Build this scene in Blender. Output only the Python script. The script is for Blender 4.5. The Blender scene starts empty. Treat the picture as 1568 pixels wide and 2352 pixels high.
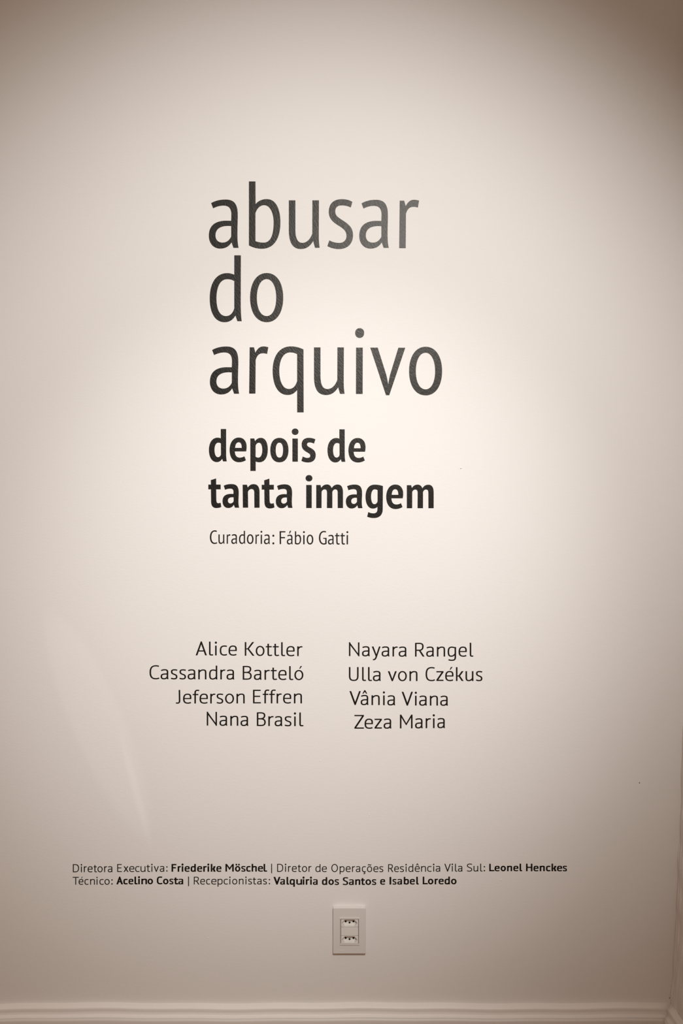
import bpy, bmesh, math, random
from mathutils import Vector
from mathutils.geometry import delaunay_2d_cdt, tessellate_polygon

random.seed(7)
SC = bpy.context.scene
COL = SC.collection
R = math.radians

# ------------------------------------------------------------------ scale, camera, light
S = 0.00104            # metres on the wall per photograph pixel
W_PX, H_PX = 1568, 2352
Z0 = 0.10              # height of the bottom edge of the view on the wall
DIST = 2.0             # camera to wall


def wx(px): return (px - W_PX / 2) * S
def wz(py): return Z0 + (H_PX - py) * S


cam_d = bpy.data.cameras.new('camera')
cam = bpy.data.objects.new('camera', cam_d)
COL.objects.link(cam)
cam.location = (0, -DIST, Z0 + H_PX * S / 2)
cam.rotation_euler = (R(90), 0, 0)
cam_d.sensor_fit = 'VERTICAL'
cam_d.sensor_height = 36
cam_d.lens = 36 * DIST / (H_PX * S)
cam_d.clip_start = 0.01
SC.camera = cam

SC.view_settings.view_transform = 'Standard'
SC.view_settings.look = 'None'
SC.view_settings.gamma = 1
SC.view_settings.use_curve_mapping = False
SC.view_settings.exposure = 0.0

world = bpy.data.worlds.new('world')
SC.world = world
world.use_nodes = True
bg = world.node_tree.nodes['Background']
bg.inputs[0].default_value = (1.0, 0.715, 0.535, 1)
bg.inputs[1].default_value = 0.335
# room glow: brighter from the ceiling side than from below
wn = world.node_tree
wt = wn.nodes.new('ShaderNodeTexCoord')
wsep = wn.nodes.new('ShaderNodeSeparateXYZ')
wmr = wn.nodes.new('ShaderNodeMapRange')
wmr.inputs['From Min'].default_value = -1
wmr.inputs['From Max'].default_value = 1
wmr.inputs['To Min'].default_value = 0.03
wmr.inputs['To Max'].default_value = 0.475
wn.links.new(wt.outputs['Generated'], wsep.inputs[0])
wn.links.new(wsep.outputs['Z'], wmr.inputs['Value'])
wn.links.new(wmr.outputs[0], bg.inputs[1])


def spot(name, loc, target, energy, size, blend, color, radius):
    ld = bpy.data.lights.new(name, 'SPOT')
    ld.energy = energy
    ld.spot_size = R(size)
    ld.spot_blend = blend
    ld.color = color
    ld.shadow_soft_size = radius
    o = bpy.data.objects.new(name, ld)
    COL.objects.link(o)
    o.location = loc
    o.rotation_euler = (Vector(target) - Vector(loc)).to_track_quat('-Z', 'Y').to_euler()
    return o


# two ceiling track spots aimed at the lettering
spot('track_spotlight', (0.218, -2.44, 2.64), (-0.075, 0, 1.105), 106, 34.15, 1.0, (1.0, 1.0, 1.0), 0.02)
spot('track_spotlight', (0.431, -2.761, 2.911), (-0.118, 0, 1.485), 303, 50.4, 1.0, (1.0, 1.0, 0.98), 0.02)



def stray_beam(loc, target, energy, size, squash, roll, blend):
    """narrow elliptical stray beam thrown by a lamp's faceted reflector"""
    o = spot('added_stray_beam', loc, target, energy, size, blend, (1.0, 0.97, 0.94), 0.004)
    o.rotation_mode = 'QUATERNION'
    q = (Vector(target) - Vector(loc)).to_track_quat('-Z', 'Y')
    from mathutils import Quaternion
    o.rotation_quaternion = q @ Quaternion((0, 0, 1), R(roll))
    o.scale = (squash, 1, 1)
    return o


stray_beam((0.431, -2.761, 2.911), (wx(222), 0, wz(1655)), 20, 9.2, 0.20, 25, 0.45)  # both beams are added spots for the wall streak, not lamps of the room
stray_beam((0.431, -2.761, 2.911), (wx(312), 0, wz(1815)), 30, 4.6, 0.07, 17, 1.0)

# ------------------------------------------------------------------ helpers


def tag(o, label=None, cat=None, group=None, kind=None):
    if label: o['label'] = label
    if cat: o['category'] = cat
    if group: o['group'] = group
    if kind: o['kind'] = kind
    return o


def mesh_obj(name, bm, mats, parent=None, loc=(0, 0, 0), smooth=False):
    me = bpy.data.meshes.new(name)
    if smooth:
        for f in bm.faces: f.smooth = True
    bm.to_mesh(me)
    bm.free()
    for m in (mats if isinstance(mats, (list, tuple)) else [mats]):
        me.materials.append(m)
    o = bpy.data.objects.new(name, me)
    COL.objects.link(o)
    o.location = loc
    if parent is not None:
        o.parent = parent
    return o


def empty(name, loc, label, cat, group=None):
    o = bpy.data.objects.new(name, None)
    COL.objects.link(o)
    o.location = loc
    o.empty_display_size = 0.02
    return tag(o, label, cat, group)


def bm_box(bm, x0, x1, y0, y1, z0, z1):
    v = [bm.verts.new((x, y, z)) for x in (x0, x1) for y in (y0, y1) for z in (z0, z1)]
    for f in ((0, 1, 3, 2), (4, 6, 7, 5), (0, 4, 5, 1), (2, 3, 7, 6), (0, 2, 6, 4), (1, 5, 7, 3)):
        bm.faces.new([v[i] for i in f])
    return v


# ------------------------------------------------------------------ materials


def new_mat(name, base, rough, spec=0.5):
    m = bpy.data.materials.new(name)
    m.use_nodes = True
    b = m.node_tree.nodes['Principled BSDF']
    b.inputs['Base Color'].default_value = (*base, 1)
    b.inputs['Roughness'].default_value = rough
    b.inputs['Specular IOR Level'].default_value = spec
    return m, m.node_tree, b


def roller_bump(nt, bsdf, fine, dist, strength, stretch=(1, 1, 1), coarse=None, tilt=0):
    tc = nt.nodes.new('ShaderNodeNewGeometry')
    mp = nt.nodes.new('ShaderNodeMapping')
    mp.inputs['Scale'].default_value = stretch
    rot = nt.nodes.new('ShaderNodeMapping')
    rot.inputs['Rotation'].default_value = (0, R(tilt), 0)
    nt.links.new(tc.outputs['Position'], rot.inputs['Vector'])
    nt.links.new(rot.outputs[0], mp.inputs['Vector'])
    n1 = nt.nodes.new('ShaderNodeTexNoise')
    n1.inputs['Scale'].default_value = fine
    n1.inputs['Detail'].default_value = 3
    n1.inputs['Roughness'].default_value = 0.55
    nt.links.new(mp.outputs[0], n1.inputs['Vector'])
    bp = nt.nodes.new('ShaderNodeBump')
    bp.inputs['Distance'].default_value = dist
    bp.inputs['Strength'].default_value = strength
    nt.links.new(n1.outputs['Fac'], bp.inputs['Height'])
    if coarse:
        n2 = nt.nodes.new('ShaderNodeTexNoise')
        n2.inputs['Scale'].default_value = coarse
        n2.inputs['Detail'].default_value = 2
        nt.links.new(tc.outputs['Position'], n2.inputs['Vector'])
        b2 = nt.nodes.new('ShaderNodeBump')
        b2.inputs['Distance'].default_value = 0.004
        b2.inputs['Strength'].default_value = 0.35
        nt.links.new(n2.outputs['Fac'], b2.inputs['Height'])
        nt.links.new(b2.outputs[0], bp.inputs['Normal'])
    nt.links.new(bp.outputs[0], bsdf.inputs['Normal'])


M_WALL, nt, b = new_mat('wall_paint', (0.80, 0.775, 0.75), 0.62, 0.25)
roller_bump(nt, b, 170, 0.0006, 0.35, (0.7, 1, 1.4), coarse=2.2)
M_PLASTER, nt, b = new_mat('rough_plaster_paint', (0.78, 0.755, 0.73), 0.6, 0.25)
roller_bump(nt, b, 90, 0.004, 0.8, (1, 1, 0.16), coarse=9)
M_TRIM, nt, b = new_mat('trim_paint', (0.86, 0.83, 0.80), 0.42, 0.4)
roller_bump(nt, b, 30, 0.0012, 0.35, (0.25, 1, 2.2))
M_VINYL, nt, b = new_mat('black_vinyl', (0.005, 0.004, 0.0035), 0.40, 0.29)
b.inputs['Specular Tint'].default_value = (1.0, 0.94, 0.88, 1)
roller_bump(nt, b, 190, 0.0008, 0.55, (0.55, 1, 1.5), tilt=-55)
M_PLATE, nt, b = new_mat('outlet_plastic', (0.72, 0.69, 0.66), 0.38, 0.4)
roller_bump(nt, b, 900, 0.0001, 0.2)
M_SOCKET, nt, b = new_mat('socket_plastic', (0.78, 0.75, 0.71), 0.35, 0.45)
roller_bump(nt, b, 900, 0.0001, 0.2)
M_HOLE, nt, b = new_mat('pin_hole_dark', (0.006, 0.005, 0.004), 0.7, 0.2)
roller_bump(nt, b, 900, 0.0001, 0.2)
M_FLECK, nt, b = new_mat('wall_nick', (0.16, 0.13, 0.11), 0.8, 0.2)
roller_bump(nt, b, 900, 0.0001, 0.2)
M_FLOOR, nt, b = new_mat('floor_wood', (0.30, 0.19, 0.11), 0.4, 0.4)
geo = nt.nodes.new('ShaderNodeNewGeometry')
pl = nt.nodes.new('ShaderNodeTexBrick')
pl.inputs['Scale'].default_value = 1.0
pl.inputs['Brick Width'].default_value = 1.3
pl.inputs['Row Height'].default_value = 0.12
pl.inputs['Mortar Size'].default_value = 0.0015
pl.inputs['Color1'].default_value = (0.26, 0.16, 0.09, 1)
pl.inputs['Color2'].default_value = (0.34, 0.215, 0.13, 1)
pl.inputs['Mortar'].default_value = (0.06, 0.04, 0.025, 1)
nt.links.new(geo.outputs['Position'], pl.inputs['Vector'])
nt.links.new(pl.outputs['Color'], b.inputs['Base Color'])

# ------------------------------------------------------------------ setting: walls, floor, baseboards
CORNER = [(-400, 1578), (900, 1577), (1640, 1568.5), (1800, 1563.5), (1920, 1559), (2080, 1551.5),
          (2240, 1544.5), (2300, 1541), (2460, 1536)]


def corner_px(py):
    for (a, xa), (c, xc) in zip(CORNER, CORNER[1:]):
        if py <= c:
            t = max(0, (py - a) / (c - a))
            return xa + (xc - xa) * t
    return CORNER[-1][1]


X_LEFT, Z_TOP = -1.9, 3.3
bm = bmesh.new()
bm_box(bm, X_LEFT, 1.05, 0.0, 0.12, 0.0, Z_TOP)


def dome(bm, px, py, rx, rz, h, mat=0, n=14):
    """a small bump (or raised crumb) standing on the wall face"""
    rings = []
    for k in range(4):
        t = k / 3 * math.pi / 2
        rr, yy = math.cos(t), -h * math.sin(t)
        rings.append([(wx(px) + rx * rr * math.cos(a * 2 * math.pi / n), yy + 0.0002 * (k == 0),
                       wz(py) + rz * rr * math.sin(a * 2 * math.pi / n)) for a in range(n)] if k < 3
                     else [(wx(px), yy, wz(py))])
    vs = [[bm.verts.new(p) for p in r] for r in rings]
    for k in range(2):
        for a in range(n):
            f = bm.faces.new((vs[k][a], vs[k][(a + 1) % n], vs[k + 1][(a + 1) % n], vs[k + 1][a]))
            f.material_index = mat
    for a in range(n):
        f = bm.faces.new((vs[2][a], vs[2][(a + 1) % n], vs[3][0]))
        f.material_index = mat


dome(bm, 1058, 1076.5, 0.0019, 0.0006, 0.0006, 1)       # short dark scuff
dome(bm, 1468, 1798, 0.0010, 0.0022, 0.0008, 1)         # nick by the corner
dome(bm, 735, 1747, 0.0015, 0.0011, 0.0010)
dome(bm, 848, 1872, 0.0013, 0.0010, 0.0009)
dome(bm, 1150, 2021, 0.0016, 0.0013, 0.0014)
dome(bm, 175, 1673, 0.0013, 0.0007, 0.0008)
dome(bm, 292, 1629, 0.0013, 0.0007, 0.0008)
dome(bm, 478, 2154, 0.0016, 0.0008, 0.0008)
dome(bm, 1543, 2279, 0.0012, 0.0009, 0.0012, 1)
dome(bm, 1537, 2292, 0.0011, 0.0014, 0.0012, 1)
wall = mesh_obj('wall_back', bm, [M_WALL, M_FLECK])
tag(wall, 'smooth off-white painted wall carrying the black vinyl lettering', 'wall', kind='structure')

# right wall: uneven old plaster meeting the back wall along a slightly wavy corner
bm = bmesh.new()
NY, NZ = 190, 330
grid = []
rnd = random.Random(3)
ph = [rnd.uniform(0, 6.28) for _ in range(12)]
for j in range(NZ + 1):
    z = Z_TOP * j / NZ
    py = H_PX - (z - Z0) / S
    row = []
    for i in range(NY + 1):
        d = 0.5 * (i / NY) ** 2
        low = max(0.0, min(1.0, (0.95 - z) / 0.9))
        g = 0.0010 * math.sin(d * 190 + 3.5 * math.sin(z * 7 + ph[0]) + ph[1]) * low
        g += 0.0010 * math.sin(d * 520 + 6 * math.sin(z * 9 + ph[2]) + ph[3]) * low
        g += 0.0008 * math.sin(d * 900 + 4 * math.sin(z * 15 + ph[7]) + 30 * z) * low
        g += 0.0010 * math.sin(z * 75 + ph[4] + 90 * d) * low
        g *= min(1.0, d / 0.006)
        wob = 0.0009 * math.sin(z * 23 + ph[5]) + 0.0007 * math.sin(z * 61 + ph[6])
        row.append(bm.verts.new((wx(corner_px(py)) + wob + g, 0.005 - d, z)))
    grid.append(row)
for j in range(NZ):
    for i in range(NY):
        bm.faces.new((grid[j][i], grid[j + 1][i], grid[j + 1][i + 1], grid[j][i + 1]))
# thickness behind the face
bk = [bm.verts.new((0.95, y, z)) for (y, z) in ((0.005, 0), (0.005, Z_TOP), (-0.495, Z_TOP), (-0.495, 0))]
bm.faces.new((bk[0], bk[3], bk[2], bk[1]))
bm.faces.new([grid[NZ][i] for i in range(NY + 1)] + [bk[2], bk[1]])
bm.faces.new([grid[0][i] for i in range(NY, -1, -1)] + [bk[0], bk[3]])
bm.faces.new([grid[j][NY] for j in range(NZ, -1, -1)] + [bk[3], bk[2]])
bmesh.ops.recalc_face_normals(bm, faces=bm.faces)
o = mesh_obj('wall_right', bm, M_PLASTER, smooth=True)
tag(o, 'rough plastered side wall at the right edge with ripples near the bottom', 'wall', kind='structure')

bm = bmesh.new()
bm_box(bm, X_LEFT, 1.05, -4.2, 0.12, -0.08, 0.0)
o = mesh_obj('floor', bm, M_FLOOR)
tag(o, 'brown floor below the baseboard', 'floor', kind='structure')

# baseboard profile: (distance out from wall, height)
TOPZ = wz(2304)
PROF = [(0.0, TOPZ + 0.0005), (0.006, TOPZ - 0.0002), (0.012, TOPZ - 0.0018), (0.0152, TOPZ - 0.0045), (0.0158, TOPZ - 0.0075),
        (0.0156, TOPZ - 0.0100), (0.0150, TOPZ - 0.0125), (0.0150, TOPZ - 0.0185), (0.0162, TOPZ - 0.0204), (0.0210, TOPZ - 0.0211),
        (0.0250, TOPZ - 0.0225), (0.0272, TOPZ - 0.0252), (0.0276, TOPZ - 0.0285), (0.0272, 0.0), (0.0, 0.0)]


def smooth_prof(p, corner_from=12):
    out = []
    for i in range(len(p) - 1):
        p0, p1, p2, p3 = p[max(i - 1, 0)], p[i], p[i + 1], p[min(i + 2, len(p) - 1)]
        if i >= corner_from:
            out.append(p1)
            continue
        for k in range(4):
            t = k / 4
            out.append(tuple(0.5 * ((2 * b_) + (-a + c) * t + (2 * a - 5 * b_ + 4 * c - d) * t * t
                                    + (-a + 3 * b_ - 3 * c + d) * t ** 3)
                             for a, b_, c, d in zip(p0, p1, p2, p3)))
    out.append(p[-1])
    return out


PR = smooth_prof(PROF)
XC = wx(1541)


def skirting(name, stations, label):
    """stations: list of (function out,height,index -> xyz)"""
    bm = bmesh.new()
    rows = [[bm.verts.new(st(d, z)) for d, z in PR] for st in stations]
    n = len(PR)
    for a, c in zip(rows, rows[1:]):
        for k in range(n):
            bm.faces.new((a[k], a[(k + 1) % n], c[(k + 1) % n], c[k]))
    bm.faces.new(rows[0])
    bm.faces.new(rows[-1])
    bmesh.ops.recalc_face_normals(bm, faces=bm.faces)
    for f in bm.faces: f.smooth = len(f.verts) == 4
    me = mesh_obj(name, bm, M_TRIM)
    return tag(me, label, 'baseboard', kind='structure')


def back_station(x, mitre=False):
    def st(d, z):
        wob = 0.0011 * math.sin(x * 9 + 1) + 0.0007 * math.sin(x * 31)
        zz = z + (wob + (-0.0045 * max(0, (-0.55 - x) / 0.35) ** 2 if x < -0.55 else 0)) * min(1, max(0, (z - 0.09) / 0.05))
        return (x - (d if mitre else 0), 0.001 - d, zz)
    return st


def side_station(y, mitre=False):
    def st(d, z):
        wob = 0.0011 * math.sin(XC * 9 + 1) + 0.0007 * math.sin(XC * 31)
        zz = z + wob * min(1, max(0, (z - 0.09) / 0.05))
        return (XC - d, (0.001 - d) if mitre else y, zz)
    return st


xs = [X_LEFT + (XC - 0.034 - X_LEFT) * i / 120 for i in range(121)]
skirting('baseboard_back', [back_station(x) for x in xs] + [back_station(XC, True)],
         'white moulded baseboard with two rounded beads under the lettered wall')
skirting('baseboard_right', [side_station(0, True)] + [side_station(-0.034 - 0.0465 * k) for k in range(11)],
         'white moulded baseboard running along the right side wall')

# ------------------------------------------------------------------ glyph machinery
# A glyph is a flat 2D outline, later given the thickness of a vinyl cut-out.


def bez(p0, p1, p2, p3, n):
    out = []
    for k in range(1, n + 1):
        t = k / n
        u = 1 - t
        out.append((u ** 3 * p0[0] + 3 * u * u * t * p1[0] + 3 * u * t * t * p2[0] + t ** 3 * p3[0],
                    u ** 3 * p0[1] + 3 * u * u * t * p1[1] + 3 * u * t * t * p2[1] + t ** 3 * p3[1]))
    return out


def path(d, n=14):
    """SVG-like M/L/C path -> list of points"""
    for q in 'MLC':
        d = d.replace(q, ' ' + q + ' ')
    tok = d.split()
    pts, i, cmd = [], 0, None
    while i < len(tok):
        if tok[i] in 'MLC':
            cmd = tok[i]
            i += 1
            continue
        k = 6 if cmd == 'C' else 2
        v = [float(x) for x in tok[i:i + k]]
        i += k
        if cmd == 'C':
            pts += bez(pts[-1], v[0:2], v[2:4], v[4:6], n)
        else:
            pts.append((v[0], v[1]))
    return pts


def oval(cx, cy, rx, ry, k=0.58, n=12):
    P = [(cx, cy + ry)]
    P += bez(P[-1], (cx + k * rx, cy + ry), (cx + rx, cy + k * ry), (cx + rx, cy), n)
    P += bez(P[-1], (cx + rx, cy - k * ry), (cx + k * rx, cy - ry), (cx, cy - ry), n)
    P += bez(P[-1], (cx - k * rx, cy - ry), (cx - rx, cy - k * ry), (cx - rx, cy), n)
    P += bez(P[-1], (cx - rx, cy + k * ry), (cx - k * rx, cy + ry), (cx, cy + ry), n)
    return P[:-1]


def clean(p):
    out = []
    for q in p:
        if not out or (abs(q[0] - out[-1][0]) + abs(q[1] - out[-1][1])) > 1e-6:
            out.append(q)
    if len(out) > 1 and abs(out[0][0] - out[-1][0]) + abs(out[0][1] - out[-1][1]) < 1e-6:
        out.pop()
    return out


def area(p):
    return 0.5 * sum(a[0] * c[1] - c[0] * a[1] for a, c in zip(p, p[1:] + p[:1]))


def tri_contours(groups):
    """groups: list of (outer, [holes]) -> verts, tris"""
    V, T = [], []
    for outer, holes in groups:
        loops = [clean(outer)] + [clean(h) for h in holes]
        flat = [q for l in loops for q in l]
        base = len(V)
        V += flat
        for t in tessellate_polygon([[Vector((x, y, 0)) for x, y in l] for l in loops]):
            T.append(tuple(base + i for i in t))
    return V, T


def tri_union(polys):
    """union of overlapping polygons -> verts, tris"""
    V, F = [], []
    for p in polys:
        p = clean(p)
        if len(p) < 3 or abs(area(p)) < 1e-6:
            continue
        if area(p) < 0:
            p = p[::-1]
        b0 = len(V)
        V += p
        F.append(list(range(b0, b0 + len(p))))
    r = delaunay_2d_cdt([Vector(v) for v in V], [], F, 1, 1e-4)
    T = [tuple(f) for f, of in zip(r[2], r[5]) if of]
    return [tuple(v) for v in r[0]], T


THICK = 0.00035
LIFT = 0.00012


def pieces(V2, T):
    """split triangles into connected pieces, largest first"""
    root = list(range(len(V2)))

    def find(i):
        while root[i] != i:
            root[i] = root[root[i]]
            i = root[i]
        return i
    for a, b_, c in T:
        root[find(a)] = find(b_)
        root[find(b_)] = find(c)
    g = {}
    for t in T: g.setdefault(find(t[0]), []).append(t)

    def size(ts):
        return sum(abs((V2[b_][0] - V2[a][0]) * (V2[c][1] - V2[a][1]) - (V2[c][0] - V2[a][0]) * (V2[b_][1] - V2[a][1])) for a, b_, c in ts)
    return sorted(g.values(), key=size, reverse=True)


def add_letter(ch, V2, T, parent):
    ps = pieces(V2, T)
    if ch == ':':
        for t in ps: letter_mesh('colon_dot', V2, t, parent)
        return
    if ch == '|':
        letter_mesh('bar', V2, T, parent)
        return
    main = letter_mesh('capital_letter' if ch.isupper() else 'small_letter', V2, ps[0], parent)
    for t in ps[1:]:
        letter_mesh('dot' if ch in 'iö' else 'accent_mark', V2, t, main)


def letter_mesh(name, V2, T, parent):
    """V2 in wall coordinates (x, z) relative to origin"""
    bm = bmesh.new()
    fr = [bm.verts.new((x, -LIFT - THICK, z)) for x, z in V2]
    for t in T:
        a, b_, c = (V2[i] for i in t)
        ar = (b_[0] - a[0]) * (c[1] - a[1]) - (c[0] - a[0]) * (b_[1] - a[1])
        if abs(ar) < 1e-14:
            continue
        try:
            bm.faces.new([fr[i] for i in (t if ar > 0 else t[::-1])])
        except ValueError:
            pass
    bk = {}
    for e in [e for e in bm.edges if len(e.link_faces) == 1]:
        a, c = e.verts
        for v in (a, c):
            if v not in bk:
                bk[v] = bm.verts.new((v.co.x, -LIFT, v.co.z))
        bm.faces.new((a, c, bk[c], bk[a]))
    for v in [v for v in bm.verts if not v.link_faces]:
        bm.verts.remove(v)
    bmesh.ops.recalc_face_normals(bm, faces=bm.faces)
    return mesh_obj(name, bm, M_VINYL, parent, (0, 0, 0))


# ---------------------------------------------------------------- traced condensed outlines (y grows downwards)
NR = {
    'a': [('M118 437 C195 392 285 371 385 371 C540 371 607 455 607 650 C607 760 601 870 601 1000 C601 1110 605 1180 622 1258 '
           'L528 1258 L493 1157 C445 1235 375 1272 285 1272 C160 1272 76 1175 76 1035 C76 850 190 760 400 760 L485 762 L489 650 '
           'C489 535 445 482 345 482 C280 482 215 500 155 532',
           ['M486 858 L430 855 C280 855 198 915 198 1030 C198 1110 245 1162 330 1162 C405 1162 458 1115 486 1050'])],
    'b': [('M812 38 L932 38 L934 455 C985 395 1055 363 1140 363 C1310 363 1390 545 1390 790 C1390 1090 1270 1275 1050 1275 '
           'C960 1275 880 1250 812 1213',
           ['M932 620 C960 535 1015 474 1090 474 C1210 474 1266 640 1266 790 C1266 1040 1200 1163 1085 1163 C1030 1163 980 1155 932 1135'])],
    'u': [('M106 162 L226 162 L226 700 C228 860 265 943 355 943 C430 943 495 885 536 772 L538 162 L658 162 L655 760 '
           'C655 870 657 950 671 1033 L586 1033 L553 910 C490 1010 425 1055 325 1055 C180 1055 108 945 106 720', [])],
    's': [('M1272 190 C1215 155 1155 141 1075 141 C930 141 838 220 838 375 C838 465 885 540 985 605 C1100 675 1163 715 1163 815 '
           'C1163 895 1110 944 1030 944 C965 944 905 928 848 897 L813 1002 C875 1037 945 1056 1030 1056 C1180 1056 1284 960 1284 800 '
           'C1284 660 1195 595 1095 530 C1010 475 958 445 958 365 C958 290 1000 254 1075 254 C1135 254 1190 265 1243 293', [])],
    'r': [('M862 168 L944 168 L972 268 C1010 190 1060 152 1120 152 C1155 152 1190 158 1217 168 L1195 293 C1165 284 1145 280 1112 280 '
           'C1040 280 1000 325 976 410 L972 1040 L852 1040', [])],
    'd': [('M543 52 L664 52 L662 900 C662 1040 664 1160 680 1262 L600 1262 L566 1157 C515 1240 455 1280 362 1280 C190 1280 92 1110 92 840 '
           'C92 560 210 379 412 379 C460 379 505 392 543 409',
           ['M543 526 C510 500 465 490 412 490 C280 490 216 640 216 845 C216 1040 275 1168 390 1168 C455 1168 512 1130 543 1025'])],
    'o': [('M1140 377 C1325 377 1442 560 1442 830 C1442 1100 1325 1280 1140 1280 C950 1280 833 1100 833 830 C833 560 950 377 1140 377',
           ['M1138 488 C1245 488 1313 635 1313 830 C1313 1030 1245 1168 1138 1168 C1026 1168 958 1030 958 830 C958 635 1026 488 1138 488'])],
    'q': [('M694 140 L697 1297 L578 1297 L577 885 C530 945 480 977 400 977 C230 977 127 800 127 530 C127 260 255 85 460 85 '
           'C545 85 620 105 694 140',
           ['M577 228 C545 207 500 195 450 195 C320 195 250 340 250 530 C250 720 310 867 425 867 C495 867 545 825 577 722'])],
    'i': [('M106 117 C106 70 138 40 178 40 C220 40 250 70 250 117 C250 165 220 195 178 195 C138 195 106 165 106 117', []),
          ('M121 350 L228 350 L226 1088 L119 1088', [])],
    'v': [('M347 350 L466 350 L600 775 C615 830 622 870 633 937 C640 890 648 840 663 780 L794 352 L905 352 L650 1107 L597 1107', [])],
    # smaller setting of the same face
    'C': [('M212 352 C193 362 175 367 155 367 C90 367 55 305 55 222 C55 132 95 75 158 75 C178 75 193 79 206 87 L197 112 '
           'C185 104 173 101 158 101 C112 101 87 150 87 222 C87 293 113 341 158 341 C177 341 190 337 205 328', [])],
    'F': [('M55 93 L180 93 L180 118 L86 118 L86 220 L172 220 L172 245 L86 245 L88 370 L57 370', [])],
    'G': [('M1052 97 C1037 91 1022 88 1003 88 C937 88 897 150 897 236 C897 322 937 380 1003 380 C1027 380 1047 373 1063 362 L1063 236 '
           'L987 236 L990 254 L1033 258 L1033 345 C1025 351 1014 354 1003 354 C955 354 929 305 929 236 C929 165 957 114 1003 114 '
           'C1020 114 1033 116 1045 122', [])],
    't': [('M1270 140 L1297 130 L1297 177 L1341 177 L1341 202 L1297 202 L1299 330 C1299 347 1306 355 1320 355 C1328 355 1333 353 1340 351 '
           'L1344 372 C1335 378 1325 380 1312 380 C1285 380 1270 365 1270 333 L1268 202 L1243 202 L1243 177 L1270 177', [])],
    ':': [('M1393 190 C1393 177 1402 168 1414 168 C1427 168 1436 177 1436 190 C1436 203 1427 212 1414 212 C1402 212 1393 203 1393 190', []),
          ('M1393 354 C1393 341 1402 332 1414 332 C1427 332 1436 341 1436 354 C1436 367 1427 376 1414 376 C1402 376 1393 367 1393 354', [])],
    "'": [('M273 85 L305 85 L276 143 L257 143', [])],
}
NB = {
    'd': [('M413 82 L551 82 L551 700 C551 800 556 850 567 915 L472 915 L450 848 C415 905 370 932 310 932 C180 932 108 800 108 615 '
           'C108 430 200 305 330 305 C365 305 390 312 413 323',
           ['M416 455 C400 440 378 433 350 433 C290 433 252 510 252 615 C252 730 285 807 340 807 C375 807 405 785 418 735'])],
    'e': [('M1065 658 L775 658 C778 765 825 819 905 819 C950 819 985 805 1020 783 L1060 882 C1015 915 950 936 882 936 C720 936 640 800 640 620 '
           'C640 430 735 302 875 302 C1005 302 1078 400 1078 540 C1078 585 1073 620 1065 658',
           ['M783 568 L952 568 C952 480 930 423 872 423 C818 423 785 485 783 568'])],
    'p': [('M1172 325 L1275 325 L1295 395 C1330 340 1380 310 1445 310 C1560 310 1622 430 1622 615 C1622 810 1540 937 1405 937 '
           'C1370 937 1340 930 1311 918 L1311 1160 L1174 1160',
           ['M1309 510 C1325 465 1355 435 1393 435 C1450 435 1480 510 1480 620 C1480 740 1440 818 1380 818 C1352 818 1330 810 1309 793'])],
    'o': [('M577 310 C725 310 810 430 810 625 C810 820 725 938 577 938 C427 938 342 820 342 625 C342 430 427 310 577 310',
           ['M577 433 C640 433 670 510 670 625 C670 745 640 818 577 818 C513 818 482 745 482 625 C482 510 513 433 577 433'])],
    'i': [('M894 152 C894 105 930 70 981 70 C1032 70 1068 105 1068 152 C1068 200 1032 234 981 234 C930 234 894 200 894 152', []),
          ('M910 327 L1051 327 L1051 922 L910 922', [])],
    's': [('M1502 348 C1450 322 1395 310 1330 310 C1215 310 1148 375 1148 480 C1148 580 1195 630 1285 680 C1340 710 1370 728 1370 768 '
           'C1370 805 1345 826 1300 826 C1255 826 1215 810 1177 788 L1142 900 C1190 928 1250 942 1315 942 C1440 942 1510 870 1510 755 '
           'C1510 660 1460 610 1370 565 C1310 533 1287 515 1287 480 C1287 445 1310 427 1350 427 C1395 427 1430 440 1467 458', [])],
    't': [('M157 198 L293 155 L295 313 L411 313 L411 435 L295 435 L299 690 C299 760 312 793 348 793 C372 793 390 788 408 778 L427 887 '
           'C392 906 350 916 302 916 C205 916 166 850 164 750 L160 435 L93 435 L93 313 L160 313', [])],
    'a': [('M490 342 C540 315 605 300 685 300 C815 300 875 360 875 520 C875 610 868 670 868 740 C868 820 874 860 886 907 L776 907 L750 832 '
           'C715 890 665 915 605 915 C515 915 458 845 458 735 C458 610 540 552 680 552 L738 555 L740 500 C740 445 715 417 658 417 '
           'C610 417 565 427 524 447',
           ['M742 640 L710 638 C635 638 597 670 597 725 C597 770 620 798 662 798 C705 798 728 770 744 738'])],
    'n': [('M975 317 L1086 317 L1108 390 C1145 330 1195 302 1260 302 C1355 302 1410 370 1410 510 L1411 908 L1277 908 L1274 520 '
           'C1274 455 1248 427 1205 427 C1160 427 1125 460 1112 500 L1117 906 L981 906', [])],
    'm': [('M403 324 L514 324 L533 396 C565 340 615 310 680 310 C740 310 780 345 800 405 C835 345 885 312 950 312 C1040 312 1088 370 1090 510 '
           'L1090 915 L955 915 L953 520 C953 460 935 435 893 435 C855 435 828 465 817 505 L817 915 L677 915 L680 520 C678 465 660 435 622 435 '
           'C580 435 550 465 541 505 L540 915 L403 915', [])],
    'g': [('M1110 352 L1105 950 C1105 1090 1020 1173 880 1173 C815 1173 755 1162 704 1138 L733 1020 C775 1042 815 1053 865 1053 '
           'C935 1053 970 1020 968 930 L968 885 C940 915 900 930 850 930 C735 930 662 810 662 625 C662 430 750 315 895 315 '
           'C975 315 1045 328 1110 352',
           ['M972 455 C950 442 925 435 895 435 C840 435 805 515 805 620 C805 740 835 817 890 817 C930 817 958 790 972 740'])],
}


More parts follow.
